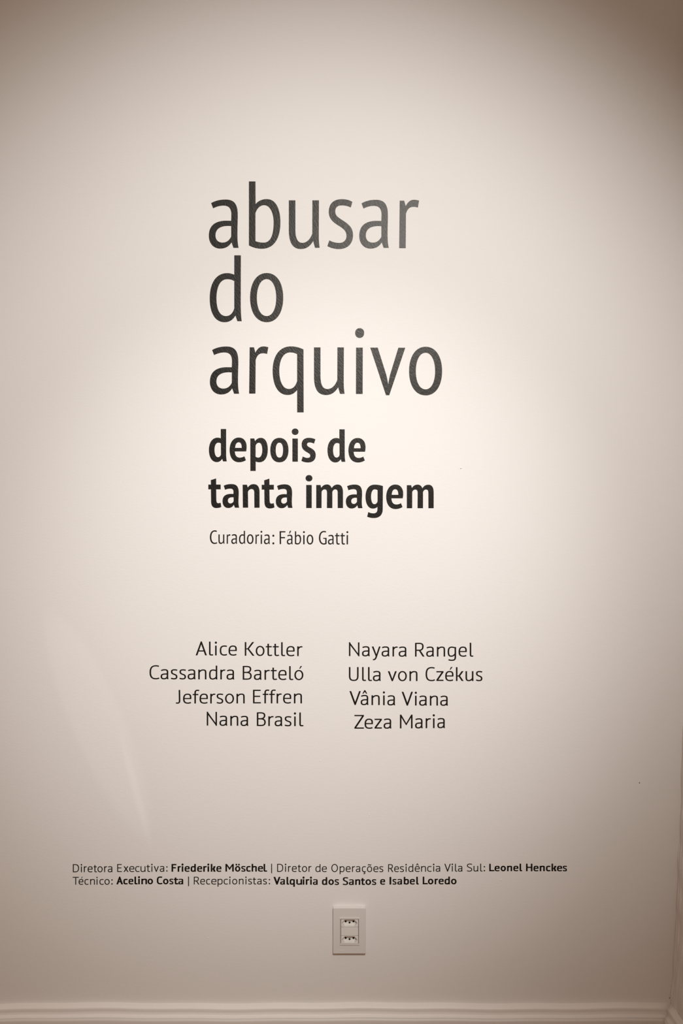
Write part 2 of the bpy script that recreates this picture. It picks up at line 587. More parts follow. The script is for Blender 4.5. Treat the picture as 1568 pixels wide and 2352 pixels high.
def traced(font, ch, box):
    """outline of ch fitted to the pixel box (x0, y0, x1, y1)"""
    groups = [(path(o_), [path(h) for h in hs]) for o_, hs in font[ch]]
    allp = [p for o_, hs in groups for p in o_]
    ax0, ax1 = min(p[0] for p in allp), max(p[0] for p in allp)
    ay0, ay1 = min(p[1] for p in allp), max(p[1] for p in allp)
    x0, y0, x1, y1 = box

    def f(p):
        return (x0 + (p[0] - ax0) / (ax1 - ax0) * (x1 - x0), y0 + (p[1] - ay0) / (ay1 - ay0) * (y1 - y0))
    return tri_contours([([f(p) for p in o_], [[f(p) for p in h] for h in hs]) for o_, hs in groups])


# ---------------------------------------------------------------- humanist sans, built from pen strokes
# units: baseline 0, x-height 500, capitals 700; w is the ink width of the letter
class Pen:
    def __init__(s, V, H):
        s.V, s.H, s.v, s.h = V, H, V / 2, H / 2
        s.P = []

    def rect(s, x0, y0, x1, y1):
        s.P.append([(x0, y0), (x1, y0), (x1, y1), (x0, y1)])

    def poly(s, *p): s.P.append(list(p))

    def para(s, xa0, xa1, ya, xb0, xb1, yb):
        s.P.append([(xa0, ya), (xa1, ya), (xb1, yb), (xb0, yb)])

    def dot(s, cx, cy, r): s.P.append(oval(cx, cy, r, r, 0.553, 6))

    def ring(s, cx, cy, rx, ry, k=0.57):
        a, c = oval(cx, cy, rx, ry, k), oval(cx, cy, rx - s.V, ry - s.H, k)
        n = len(a)
        for i in range(n):
            s.P.append([a[i], a[(i + 1) % n], c[(i + 1) % n], c[i]])

    def stroke(s, d, w0=1.0, w1=1.0, c0=None, c1=None, taper=0.35, n=10):
        p = clean(path(d, n) if isinstance(d, str) else d)
        m = len(p)
        L, Rr = [], []
        for i in range(m):
            a, c = p[max(i - 1, 0)], p[min(i + 1, m - 1)]
            tx, ty = c[0] - a[0], c[1] - a[1]
            q = math.hypot(tx, ty) or 1
            tx, ty = tx / q, ty / q
            u = i / (m - 1)
            k = 1.0
            if u < taper: k = w0 + (1 - w0) * u / taper
            if u > 1 - taper: k = min(k, w1 + (1 - w1) * (1 - u) / taper)
            ox, oy = -ty * s.v * k, tx * s.h * k
            l, r = (p[i][0] + ox, p[i][1] + oy), (p[i][0] - ox, p[i][1] - oy)
            cut = c0 if i == 0 else (c1 if i == m - 1 else None)
            if cut == 'h' and abs(ty) > 0.05:
                l, r = [(q_[0] + tx / ty * (p[i][1] - q_[1]), p[i][1]) for q_ in (l, r)]
            if cut == 'v' and abs(tx) > 0.05:
                l, r = [(p[i][0], q_[1] + ty / tx * (p[i][0] - q_[0])) for q_ in (l, r)]
            L.append(l)
            Rr.append(r)
        for i in range(m - 1):
            s.P.append([L[i], L[i + 1], Rr[i + 1], Rr[i]])


def fm(d, **k):
    """fill {expr} numbers in a path"""
    return eval('f"""' + d + '"""', {}, k)


def glyph(ch, w, V, H):
    if V > 120 and ch in 'aáâeéêsS':        # bold: keep the small counters open
        H *= 0.74 if ch in 'aáâ' else 0.86
        V = min(V, 0.30 * w)
    p = Pen(V, H)
    v, h = p.v, p.h
    K = dict(w=w, V=V, H=H, v=v, h=h)

    def st(d, **kw): p.stroke(fm(d, **K), **kw)

    def bowl_d():
        st('M{w-V*.6} {478-h} C{w-V-.1*w} {500-h} {.56*w} {510-h} {.49*w} {510-h} C{.2*w} {510-h} {v} {410} {v} {243} '
           'C{v} {85} {.18*w} {-10+h} {.43*w} {-10+h} C{.62*w} {-10+h} {w-V*.95} {70} {w-V*.6} {165}', w1=.75, taper=.15)

    def flip(fn):
        q = Pen(V, H)
        nonlocal p
        keep, p = p, q
        fn()
        p = keep
        p.P += [[(w - x, 500 - y) for x, y in poly] for poly in q.P]

    base = {'á': 'a', 'â': 'a', 'é': 'e', 'ê': 'e', 'ó': 'o', 'õ': 'o', 'ö': 'o', 'ç': 'c'}.get(ch, ch)
    if base == 'o': p.ring(w / 2, 250, w / 2, 260)
    elif base == 'O': p.ring(w / 2, 350, w / 2, 361)
    elif base == 'a':
        st('M{.085*w} {468-h} C{.22*w} {503-h} {.36*w} {510-h} {.48*w} {510-h} C{.80*w} {510-h} {w-v-10} {455} {w-v-10} {345} '
           'L{w-v-14} {140} C{w-v-14} {80} {w-v-10} {40} {w-v*.85} {0}', c1='h', w1=.85, taper=.12)
        st('M{w-V*.8} {296-h} L{.58*w} {294-h} C{.22*w} {290-h} {v} {225} {v} {140} C{v} {50} {.2*w} {-10+h} {.42*w} {-10+h} '
           'C{.58*w} {-10+h} {w-V*1.4} {30} {w-V*.8} {135}', w1=.75, taper=.15)
    elif base == 'd':
        bowl_d(); p.rect(w - V - 6, 0, w - 6, 705); p.poly((w - V + 6, 0), (w, 0), (w - 6, 100), (w - V, 100))
    elif base == 'q':
        bowl_d(); p.rect(w - V, -200, w, 484)
    elif base == 'g':
        bowl_d()
        st('M{w-v} {484} L{w-v} {-30} C{w-v} {-150} {.78*w} {-222+h} {.5*w} {-222+h} C{.36*w} {-222+h} {.22*w} {-215+h} {.11*w} {-188+h}')
    elif base == 'p': flip(lambda: (bowl_d(), p.rect(w - V, 0, w, 700)))
    elif base in 'nh':
        p.rect(0, 0, V, 500 if base == 'n' else 705)
        st('M{V*.55} {335} C{V*.95} {430} {.38*w} {510-h} {.58*w} {510-h} C{.88*w} {510-h} {w-v} {440} {w-v} {320} L{w-v} {0}',
           w0=.7, taper=.2)
    elif base == 'u':
        st('M{v} {500} L{v} {185} C{v} {65} {.16*w} {-10+h} {.42*w} {-10+h} C{.62*w} {-10+h} {w-V*.95} {70} {w-V*.55} {165}', w1=.7, taper=.2)
        p.rect(w - V - 4, 0, w - 4, 500); p.poly((w - V + 6, 0), (w, 0), (w - 4, 90), (w - V, 90))
    elif base == 'r':
        p.rect(0, 0, V, 500)
        st('M{V*.55} {320} C{V*.9} {430} {.5*w} {508-h} {.78*w} {508-h} C{.86*w} {508-h} {.92*w} {505-h} {w} {495-h}', w0=.65, taper=.3)
    elif base == 'e':
        st('M{.94*w} {25+h} C{.82*w} {0+h} {.72*w} {-10+h} {.60*w} {-10+h} C{.2*w} {-10+h} {v} {90} {v} {245} '
           'C{v} {405} {.24*w} {510-h} {.52*w} {510-h} C{.86*w} {510-h} {w-v} {420} {w-v} {300} L{w-v-2} {228}', c1='h')
        p.rect(V * .6, 228, w - v, 228 + H * .9)
    elif base == 'c':
        st('M{.98*w} {488-h} C{.88*w} {505-h} {.78*w} {510-h} {.66*w} {510-h} C{.22*w} {510-h} {v} {405} {v} {250} '
           'C{v} {90} {.24*w} {-10+h} {.64*w} {-10+h} C{.78*w} {-10+h} {.9*w} {5+h} {.98*w} {25+h}')
    elif base == 's':
        st('M{.96*w} {484-h} C{.84*w} {503-h} {.70*w} {510-h} {.56*w} {510-h} C{.22*w} {510-h} {v*1.1} {455} {v*1.1} {378} '
           'C{v*1.1} {295} {.32*w} {275} {.54*w} {247} C{.78*w} {217} {w-v} {190} {w-v} {128} C{w-v} {40} {.74*w} {-10+h} {.45*w} {-10+h} '
           'C{.3*w} {-10+h} {.15*w} {2+h} {.04*w} {26+h}')
    elif base == 'S':
        st('M{.95*w} {668-h} C{.85*w} {702-h} {.70*w} {711-h} {.58*w} {711-h} C{.25*w} {711-h} {v*1.1} {630} {v*1.1} {530} '
           'C{v*1.1} {420} {.28*w} {390} {.52*w} {348} C{.78*w} {302} {w-v} {265} {w-v} {178} C{w-v} {60} {.74*w} {-11+h} {.42*w} {-11+h} '
           'C{.26*w} {-11+h} {.12*w} {5+h} {.03*w} {34+h}')
    elif base == 'C':
        st('M{.96*w} {682-h} C{.86*w} {702-h} {.76*w} {711-h} {.65*w} {711-h} C{.22*w} {711-h} {v} {560} {v} {350} '
           'C{v} {135} {.22*w} {-11+h} {.65*w} {-11+h} C{.8*w} {-11+h} {.9*w} {5+h} {.98*w} {32+h}')
    elif base == 't':
        xs_ = .39 * w
        p.stroke(fm('M{x} {622} L{x} {130} C{x} {30} {x+.1*w} {-8+h} {x+.28*w} {-8+h} C{.82*w} {-8+h} {.9*w} {-2+h} {.99*w} {14+h}', x=xs_, **K))
        p.rect(0, 500 - H, .96 * w, 500)
    elif base == 'l':
        st('M{v} {705} L{v} {125} C{v} {25} {v+.15*w} {-8+h} {v+.4*w} {-8+h} C{.85*w} {-8+h} {.92*w} {-4+h} {w} {4+h}')
    elif base == 'i':
        p.rect(w / 2 - v, 0, w / 2 + v, 500); p.dot(w / 2, 652, w / 2)
    elif base == 'f':
        p.stroke(fm('M{x} {0} L{x} {555} C{x} {660} {.55*w} {712-h} {.76*w} {712-h} C{.86*w} {712-h} {.92*w} {706-h} {w} {694-h}', x=.38 * w, **K))
        p.rect(0, 492 - H, .88 * w, 492)
    elif base == 'J':
        st('M{w-v-8} {700} L{w-v} {150} C{w-v} {40} {.62*w} {-8+h} {.36*w} {-8+h} C{.2*w} {-8+h} {.1*w} {-4+h} {0} {2+h}')
    elif base == 'k':
        p.rect(0, 0, V, 705)
        p.rect(V * .9, 252 - h * .8, V + .14 * w, 252 + h * .8)
        p.para(w - V * 1.28 - 4, w - 4, 500, V + .06 * w, V * 2.0 + .10 * w, 235)
        p.para(V + .06 * w, V * 1.9 + .12 * w, 280, w - V * 1.28, w, 0)
    elif base == 'K':
        p.rect(0, 0, V, 700)
        p.rect(V * .9, 350 - h * .8, V + .13 * w, 350 + h * .8)
        p.para(w - V * 1.3 - 18, w - 18, 700, V + .06 * w, V * 2.0 + .08 * w, 335)
        p.para(V + .06 * w, V * 1.9 + .10 * w, 375, w - V * 1.3, w, 0)
    elif base in 'vV':
        t = 500 if base == 'v' else 700
        a = V * 1.14
        m = V * .40
        ti = 1.45 if base == 'v' else 1.9
        p.poly((0, t), (a, t), (w / 2 + 2, V * ti), (w - a, t), (w, t), (w / 2 + m, -8), (w / 2 - m, -8))
    elif base == 'A':
        a, m = V * 1.14, V * .36
        p.poly((0, 0), (a, 0), (w / 2, 700 - V * 1.75), (w - a, 0), (w, 0), (w / 2 + m, 712), (w / 2 - m, 712))
        p.rect(.19 * w, 196, .81 * w, 196 + H * .95)
    elif base == 'y':
        p.poly((0, 500), (V * 1.14, 500), (.53 * w, 95), (.56 * w, -20), (.47 * w, -30))
        st('M{w-V*.55} {500} L{.515*w} {-15} C{.44*w} {-125} {.37*w} {-212+h} {.13*w} {-200+h}', c0='h')
    elif base == 'x':
        a = V * 1.25
        p.para(0, a, 0, w - a - 8, w - 8, 500)
        p.para(8, a + 8, 500, w - a, w, 0)
    elif base in 'zZ':
        t = 500 if base == 'z' else 700
        p.rect(0, 0, w, H); p.rect(0, t - H, w, t)
        p.poly((0, H * .6), (0, H), (w - V * 1.25, t - H), (w, t - H * .6), (w, t - H), (V * 1.25, H))
    elif base == 'D':
        p.rect(0, 0, V, 700)
        st('M{v} {702-h} L{.36*w} {704-h} C{.78*w} {704-h} {w-v} {570} {w-v} {352} C{w-v} {130} {.78*w} {-4+h} {.36*w} {-4+h} L{v} {-2+h}')
    elif base == 'B':
        p.rect(0, 0, V, 700)
        st('M{v} {702-h} L{.38*w} {704-h} C{.72*w} {704-h} {w-v-22} {640} {w-v-22} {540} C{w-v-22} {440} {.72*w} {372} {.42*w} {370} L{v} {370}')
        st('M{v} {370} L{.42*w} {370} C{.8*w} {366} {w-v} {290} {w-v} {190} C{w-v} {70} {.78*w} {-4+h} {.42*w} {-4+h} L{v} {-2+h}')
    elif base == 'R':
        p.rect(0, 0, V, 700)
        st('M{v} {702-h} L{.40*w} {704-h} C{.74*w} {704-h} {.9*w-v} {630} {.9*w-v} {515} C{.9*w-v} {400} {.72*w} {322} {.42*w} {322} L{v} {322}')
        p.para(.36 * w, .36 * w + V * 1.15, 335, w - V * 1.3, w, 0)
    elif base in 'EFL':
        p.rect(0, 0, V, 700)
        if base != 'L':
            p.rect(0, 700 - H, .97 * w if base == 'E' else w, 700)
            p.rect(0, 362 - h, .90 * w, 362 + h)
        if base != 'F': p.rect(0, 0, w, H)
    elif base == 'T':
        p.rect(0, 700 - H, w, 700); p.rect(w / 2 - v, 0, w / 2 + v, 700)
    elif base == 'H':
        p.rect(0, 0, V, 700); p.rect(w - V, 0, w, 700); p.rect(0, 362 - h, w, 362 + h)
    elif base == 'I': p.rect(0, 0, w, 700)
    elif base == 'N':
        a = V * 1.2
        p.rect(0, 0, V * .95, 700); p.rect(w - V * .95, 0, w, 700)
        p.poly((0, 712), (V * .45, 712), (w, 40), (w, -12), (w - V * .5, -12), (0, 640))
    elif base == 'M':
        p.rect(0, 0, V, 700); p.rect(w - V, 0, w, 700)
        c = w / 2
        p.poly((0, 700), (V * .9, 700), (c, 160 + V * 1.35), (w - V * .9, 700), (w, 700), (w, 660), (w - V * .6, 600), (c + V * .12, 160),
               (c - V * .12, 160), (V * .6, 600), (0, 660))
    elif base == 'U':
        st('M{v} {700} L{v} {250} C{v} {75} {.22*w} {-11+h} {.5*w} {-11+h} C{.78*w} {-11+h} {w-v} {75} {w-v} {250} L{w-v} {700}')
    elif base == ':':
        p.dot(w / 2, w / 2 - 8, w * .43); p.dot(w / 2, 425, w * .43)
    elif base == '|': p.rect(0, -130, w, 715)
    else:
        raise ValueError(base)
    # accents
    if ch in 'áéó':
        c = .56 * w
        p.poly((c - .02 * w, 575), (c + V * .55 - .02 * w, 575), (c + V * 1.75, 712), (c + V * .72, 712))
    elif ch in 'âê':
        c = .53 * w
        p.poly((c - V * 1.55, 575), (c - V * .85, 575), (c, 672), (c + V * .85, 575), (c + V * 1.55, 575), (c + V * .38, 752), (c - V * .38, 752))
    elif ch == 'õ':
        c = .5 * w
        p.stroke(fm('M{c-.3*w} {610} C{c-.2*w} {690} {c-.05*w} {660} {c} {640} C{c+.08*w} {610} {c+.2*w} {600} {c+.3*w} {670}', c=c, **K))
    elif ch == 'ö':
        for s_ in (-1, 1): p.dot(.5 * w + s_ * .24 * w, 640, V * .56)
    elif ch == 'ç':
        p.stroke(fm('M{.58*w} {5} L{.55*w} {-50} C{.85*w} {-50} {.85*w} {-185} {.38*w} {-165}', **K))
    return p.P


def glyph_polys(ch, w, V, H):
    if ch == 'b':       # the q turned through half a circle
        return [[(w - x, 500 - y) for x, y in q] for q in glyph('q', w, V, H)]
    return glyph(ch, w, V, H)


# ------------------------------------------------------------------ words on the wall
def traced_word(font, items, label, group):
    """items: list of (char, (x0, y0, x1, y1) in photograph pixels)"""
    bx = (min(b_[0] for _, b_ in items) + max(b_[2] for _, b_ in items)) / 2
    by = max(b_[3] for _, b_ in items)
    ox, oz = wx(bx), wz(by)
    root = empty('vinyl_word', (ox, 0, oz), label, 'lettering', group)
    for ch, box in items:
        V2, T = traced(font, ch[0], box)
        if len(ch) > 1:       # letter plus its accent, one cut-out letter
            V3, T3 = traced(font, ch[1], ch[2])
            T = T + [tuple(i + len(V2) for i in t) for t in T3]
            V2 = V2 + V3
        add_letter(ch[0], [(wx(x) - ox, wz(y) - oz) for x, y in V2], T, root)
    return root


def word(cr, letters, base, cap, pen, label, group, name='vinyl_word', cat='lettering'):
    """cr: (x, y, scale) of the crop measured in; letters: [(char, x0, x1)]; base: baseline (left, right) in crop units"""
    cx, cy, sc = cr
    V, H = pen
    x_l, x_r = letters[0][1], letters[-1][2]
    ox = wx(cx + (x_l + x_r) / 2 / sc)
    oz = wz(cy + max(base) / sc)
    root = empty(name, (ox, 0, oz), label, cat, group)
    u = cap / 700.0           # pixels per glyph unit
    for ch, a, c in letters:
        px0, w = cx + a / sc, (c - a) / sc / u
        t = ((a + c) / 2 - x_l) / max(1, x_r - x_l)
        by = cy + (base[0] + (base[1] - base[0]) * t) / sc
        V2, T = tri_union(glyph_polys(ch, w, V, H))
        add_letter(ch, [(wx(px0 + x * u) - ox, wz(by - y * u) - oz) for x, y in V2], T, root)
    return root


def boxes(ox, oy, sc, *it):
    return [(ch, (ox + a / sc, oy + b_ / sc, ox + c / sc, oy + d / sc)) for ch, a, b_, c, d in it]


G1 = 'words of the large condensed title'
traced_word(NR, boxes(470, 412, 8, ('a', 76, 371, 622, 1272), ('b', 812, 38, 1390, 1275))
            + boxes(650, 440, 8, ('u', 105, 162, 671, 1055), ('s', 813, 141, 1284, 1056))
            + boxes(810, 440, 8, ('a', 118, 152, 659, 1048), ('r', 851, 152, 1217, 1040)),
            'large grey-black vinyl word "abusar", top line of the big title', G1)
traced_word(NR, boxes(470, 580, 8, ('d', 92, 52, 680, 1280), ('o', 833, 377, 1442, 1280)),
            'large black vinyl word "do", two letters between abusar and arquivo', G1)
traced_word(NR, boxes(470, 785, 8, ('a', 95, 87, 632, 968), ('r', 816, 86, 1168, 952))
            + boxes(610, 785, 8, ('q', 127, 85, 697, 1297), ('u', 887, 103, 1449, 978))
            + boxes(800, 748, 6.938, ('i', 106, 40, 250, 1088), ('v', 347, 350, 905, 1108), ('o', 965, 336, 1491, 1111)),
            'large black vinyl word "arquivo", third and widest line of the big title', G1)
G2 = 'words of the bold condensed subtitle'
traced_word(NB, boxes(470, 978, 11.2, ('d', 108, 82, 567, 932), ('e', 640, 302, 1078, 936), ('p', 1172, 310, 1622, 1160))
            + boxes(590, 978, 11.2, ('o', 342, 310, 810, 938), ('i', 894, 70, 1068, 922), ('s', 1142, 310, 1510, 942)),
            'bold black vinyl word "depois", first word of the subtitle', G2)
traced_word(NB, boxes(740, 978, 11.2, ('d', 132, 90, 592, 942), ('e', 670, 313, 1111, 943)),
            'bold black vinyl word "de", short word ending the first subtitle line', G2)
traced_word(NB, boxes(470, 1085, 11.2, ('t', 93, 155, 427, 916), ('a', 458, 300, 886, 915), ('n', 975, 302, 1411, 908))
            + boxes(590, 1085, 11.2, ('t', 122, 160, 450, 927), ('a', 484, 307, 914, 920)),
            'bold black vinyl word "tanta", starting the second subtitle line', G2)
traced_word(NB, boxes(690, 1085, 11.2, ('i', 129, 68, 305, 916), ('m', 403, 310, 1091, 916))
            + boxes(780, 1085, 11.2, ('a', 157, 313, 585, 928), ('g', 662, 315, 1110, 1173))
            + boxes(870, 1085, 11.2, ('e', 186, 312, 623, 942), ('m', 716, 315, 1407, 921)),
            'bold black vinyl word "imagem", ending the second subtitle line', G2)
G3 = 'words of the thin curator line'
traced_word(NR, boxes(476, 1210, 9.333, ('C', 55, 75, 212, 367), ('u', 238, 163, 368, 366), ('r', 415, 160, 495, 362), ('a', 513, 158, 638, 366),
                      ('d', 678, 86, 812, 366), ('o', 848, 160, 990, 367), ('r', 1031, 163, 1112, 365), ('i', 1140, 85, 1178, 366),
                      ('a', 1213, 163, 1339, 372), (':', 1393, 168, 1436, 376)),
            'thin black vinyl word "Curadoria:" under the bold subtitle', G3)
it = boxes(636, 1210, 9.333, ('F', 55, 93, 180, 370), ('a', 210, 168, 335, 377), ('b', 383, 95, 517, 377), ('i', 557, 92, 597, 373),
           ('o', 635, 167, 778, 378))
it[1] = (('a', "'", boxes(636, 1210, 9.333, ("'", 257, 85, 305, 143))[0][1]), it[1][1])
traced_word(NR, it, 'thin black vinyl first name following the word Curadoria', G3)
traced_word(NR, boxes(636, 1210, 9.333, ('G', 897, 88, 1063, 380), ('a', 1090, 172, 1217, 379), ('t', 1243, 130, 1344, 380),
                      ('t', 1357, 130, 1457, 380), ('i', 1487, 93, 1527, 375)),
            'thin black vinyl surname with double t at the end of the Curadoria line', G3)

REG, CAP = (79, 60), 31.4
G4, G5 = 'artist names in the left column', 'artist names in the right column'


def L(s): return [(a, float(b_), float(c)) for a, b_, c in (q.split(' ') for q in s.split('; '))]


word((440, 1462, 11.2), L('A 103 392; l 447 550; i 595 652; c 723 910; e 948 1162'), (482, 486), CAP, REG,
     'black vinyl first name on the top row of the left name column', G4)
word((560, 1462, 11.2), L('K 22 272; o 303 530; t 562 722; t 742 902; l 957 1057; e 1090 1305; r 1370 1503'), (492, 503), CAP, REG,
     'black vinyl surname on the top row of the left name column', G4)
word((336, 1518, 7.467), L('C 55 222; a 245 380; s 420 533; s 567 680; a 708 843; n 890 1030; d 1075 1218; r 1268 1352; a 1375 1507'),
     (311, 318), CAP, REG, 'long black vinyl first name starting the second row, furthest left of all the names', G4)
word((546, 1518, 9.8), L('B 110 313; a 362 533; r 600 717; t 742 880; e 910 1097; l 1155 1245; ó 1272 1475'), (420, 428), CAP, REG,
     'black vinyl surname with an accented last letter, second row of the left column', G4)
word((396, 1572, 9.8), L('J 78 177; e 238 425; f 455 600; e 608 797; r 850 963; s 992 1143; o 1183 1385; n 1440 1625'), (428, 426), 31.0, REG,
     'black vinyl first name on the third row of the left name column', G4)
word((546, 1572, 9.8), L('E 342 520; f 560 705; f 705 850; r 872 985; e 1018 1203; n 1262 1443'), (425, 425), 31.2, REG,
     'black vinyl surname with double f, third row of the left name column', G4)
word((466, 1626, 6.533), L('N 57 210; a 247 365; n 410 530; a 563 680'), (263, 268), CAP, REG,
     'short black vinyl first name on the bottom row of the left name column', G4)
word((466, 1626, 6.533), L('B 808 942; r 980 1057; a 1075 1190; s 1225 1327; i 1363 1396; l 1445 1505'), (269, 273), 31.2, REG,
     'black vinyl surname on the bottom row of the left name column', G4)
word((792, 1466, 10.453), L('N 95 347; a 408 595; y 642 855; a 878 1067; r 1140 1263; a 1287 1478'), (425, 438), CAP, REG,
     'black vinyl first name on the top row of the right name column', G5)
word((942, 1466, 10.453), L('R 113 342; a 380 567; n 637 835; g 895 1098; e 1157 1355; l 1425 1508'), (438, 437), CAP, REG,
     'black vinyl surname on the top row of the right name column', G5)
word((792, 1522, 9.2235), L('U 83 288; l 362 443; l 488 568; a 590 757'), (382, 386), CAP, REG,
     'black vinyl first name with double l, second row of the right column', G5)
word((792, 1522, 9.2235), L('v 907 1097; o 1122 1310; n 1365 1535'), (387, 388), CAP, REG,
     'black vinyl lowercase word in the middle of the second row, right column', G5)
word((962, 1522, 9.8), L('C 147 358; z 390 550; é 588 775; k 830 1003; u 1045 1225; s 1280 1425'), (410, 411), CAP, REG,
     'black vinyl surname ending the second row, furthest right of all the names', G5)
word((796, 1578, 13.067), L('V 82 423; â 418 652; n 743 990; i 1083 1147; a 1217 1452'), (530, 547), CAP, REG,
     'black vinyl first name with a circumflex, third row of the right column', G5)
word((916, 1578, 13.067), L('V 80 418; i 472 537; a 603 835; n 925 1168; a 1235 1467'), (551, 557), CAP, REG,
     'black vinyl surname on the third row of the right name column', G5)
word((800, 1632, 6.817), L('Z 93 242; e 252 383; z 408 523; a 550 672'), (283, 280), CAP, REG,
     'short black vinyl first name on the bottom row of the right column', G5)
word((800, 1632, 6.817), L('M 805 1003; a 1042 1162; r 1208 1287; i 1318 1352; a 1390 1510'), (279, 272), CAP, REG,
     'black vinyl surname on the bottom row of the right name column', G5)

CRG, BLD, CC = (82, 66), (146, 108), 17.8
G6, G7 = 'words on the upper credit line', 'words on the lower credit line'
A1, A2, A3, A4, A5 = (160, 1976, 6.533), (380, 1976, 6.272), (610, 1976, 6.272), (840, 1976, 6.272), (1070, 1976, 6.272)
word(A1, L('D 48 140; i 165 187; r 213 255; e 270 343; t 360 408; o 417 495; r 517 560; a 573 642'), (177, 176), 18.2, CRG,
     'small thin vinyl word "Diretora" at the far left start of the upper credit line', G6)
word(A1, L('E 713 783; x 808 882; e 893 970; c 983 1047; u 1063 1138; t 1152 1207; i 1222 1244; v 1262 1338; a 1352 1420; : 1447 1470'),
     (173, 169), CC, CRG, 'small thin vinyl word "Executiva:" on the upper credit line', G6)
word(A2, L('F 87 157; r 175 220; i 230 260; e 275 348; d 362 438; e 455 528; r 543 593; i 602 631; k 652 722; e 732 805'), (163, 163), 17.6, BLD,
     'small bold vinyl first name after "Executiva:" on the upper credit line', G6)
word(A2, L('M 863 983; ö 1000 1078; s 1090 1152; c 1162 1225; h 1240 1315; e 1330 1405; l 1412 1462'), (161, 161), 17.4, BLD,
     'small bold vinyl surname with two dots on its o, upper credit line', G6)
word(A2, L('| 1522 1534'), (164, 164), 18.0, CRG, 'thin vertical vinyl divider before "Diretor" on the upper credit line', G6,
     'divider_bar', 'divider')
word(A3, L('D 165 252; i 275 297; r 322 362; e 377 447; t 462 508; o 522 597; r 617 658'), (164, 165), 18.0, CRG,
     'small thin vinyl word "Diretor" after the divider, upper credit line', G6)
word(A3, L('d 717 790; e 808 880'), (165, 166), 17.6, CRG, 'small thin vinyl word "de" between Diretor and Operações', G6)
word(A3, L('O 945 1040; p 1065 1135; e 1152 1222; r 1243 1285; a 1298 1363; ç 1385 1442; õ 1458 1533; e 1550 1622; s 1636 1693'), (166, 167), 17.8, CRG,
     'small thin vinyl word "Operações" on the upper credit line', G6)
word(A4, L('R 320 395; e 407 475; s 490 548; i 568 590; d 612 683; ê 703 775; n 795 865; c 883 945; i 965 987; a 1005 1072'), (167, 161), 17.6, CRG,
     'small thin vinyl word "Residência" on the upper credit line', G6)
word(A4, L('V 1130 1222; i 1233 1255; l 1283 1315; a 1325 1390'), (160, 160), 17.6, CRG,
     'small thin vinyl word "Vila" on the upper credit line', G6)
word(A5, L('S 12 88; u 107 175; l 203 235; : 252 275'), (159, 159), 17.6, CRG,
     'small thin vinyl word "Sul:" on the upper credit line', G6)
word(A5, L('L 333 407; e 410 483; o 497 573; n 590 663; e 680 753; l 770 805'), (156, 155), 17.0, BLD,
     'small bold vinyl first name after "Sul:" on the upper credit line', G6)
word(A5, L('H 863 955; e 970 1043; n 1060 1133; c 1150 1213; k 1230 1302; e 1308 1383; s 1392 1452'), (156, 156), 17.2, BLD,
     'small bold vinyl surname at the right end of the upper credit line', G6)
word(A1, L('T 45 137; é 135 205; c 222 282; n 307 378; i 400 420; c 447 510; o 522 600; : 623 647'), (364, 364), 17.6, CRG,
     'small thin vinyl word "Técnico:" starting the lower credit line', G7)
word(A1, L('A 700 800; c 805 868; e 883 955; l 972 1017; i 1025 1055; n 1075 1160; o 1168 1250'), (360, 357), 17.4, BLD,
     'small bold vinyl first name after "Técnico:" on the lower credit line', G7)
word(A1, L('C 1307 1390; o 1400 1482; s 1495 1555; t 1563 1628; a 1630 1705'), (357, 359), 17.4, BLD,
     'small bold vinyl surname before the divider on the lower credit line', G7)
word(A2, L('| 325 338'), (349, 349), 18.0, CRG, 'thin vertical vinyl divider before "Recepcionistas:" on the lower credit line', G7,
     'divider_bar', 'divider')
word(A2, L('R 408 488; e 500 568; c 585 642; e 658 733; p 750 822; c 838 898; i 917 937; o 960 1033; n 1057 1123; i 1148 1168; s 1190 1245; '
           't 1257 1305; a 1320 1385; s 1405 1460; : 1485 1507'), (347, 345), 17.6, CRG,
     'small thin vinyl word "Recepcionistas:" on the lower credit line', G7)
word(A3, L('V 112 213; a 208 278; l 300 337; q 345 420; u 440 525; i 530 560; r 577 627; i 637 667; a 680 750'), (347, 351), 17.4, BLD,
     'small bold vinyl first name after "Recepcionistas:" on the lower credit line', G7)
word(A3, L('d 810 887; o 903 982; s 993 1055'), (352, 352), 17.4, BLD, 'small bold vinyl word "dos" on the lower credit line', G7)
word(A3, L('S 1110 1187; a 1198 1270; n 1288 1362; t 1372 1428; o 1436 1518; s 1529 1592'), (353, 352), 17.4, BLD,
     'small bold vinyl surname following "dos" on the lower credit line', G7)
word(A4, L('e 205 277'), (349, 349), 17.4, BLD, 'single bold vinyl letter "e" joining two names on the lower credit line', G7)
word(A4, L('I 340 365; s 383 440; a 452 522; b 545 620; e 632 705; l 725 760'), (348, 346), 17.4, BLD,
     'small bold vinyl first name after the lone letter e, lower credit line', G7)
word(A4, L('L 818 890; o 893 972; r 990 1037; e 1047 1120; d 1133 1210; o 1225 1305'), (344, 344), 17.4, BLD,
     'small bold vinyl surname at the right end of the lower credit line', G7)

# ------------------------------------------------------------------ double power socket
ox, oz = wx(740 + 815 / 13.067), wz(2060 + 1020 / 13.067)
U = S / 13.067


def sx(a): return (a - 815) * U
def sz(a): return (1020 - a) * U


out = empty('power_outlet', (ox, 0, oz), 'white rectangular wall plate with two power sockets above the baseboard', 'power outlet')
T_PL = 0.0098
# visible size shrinks back to the wall plane a little (plate front stands off the wall)
pf = (DIST - T_PL) / DIST
zc_cam = cam.location.z - oz


def fx(a): return (sx(a) + ox) * pf - ox
def fz(a): return zc_cam + (sz(a) - zc_cam) * pf


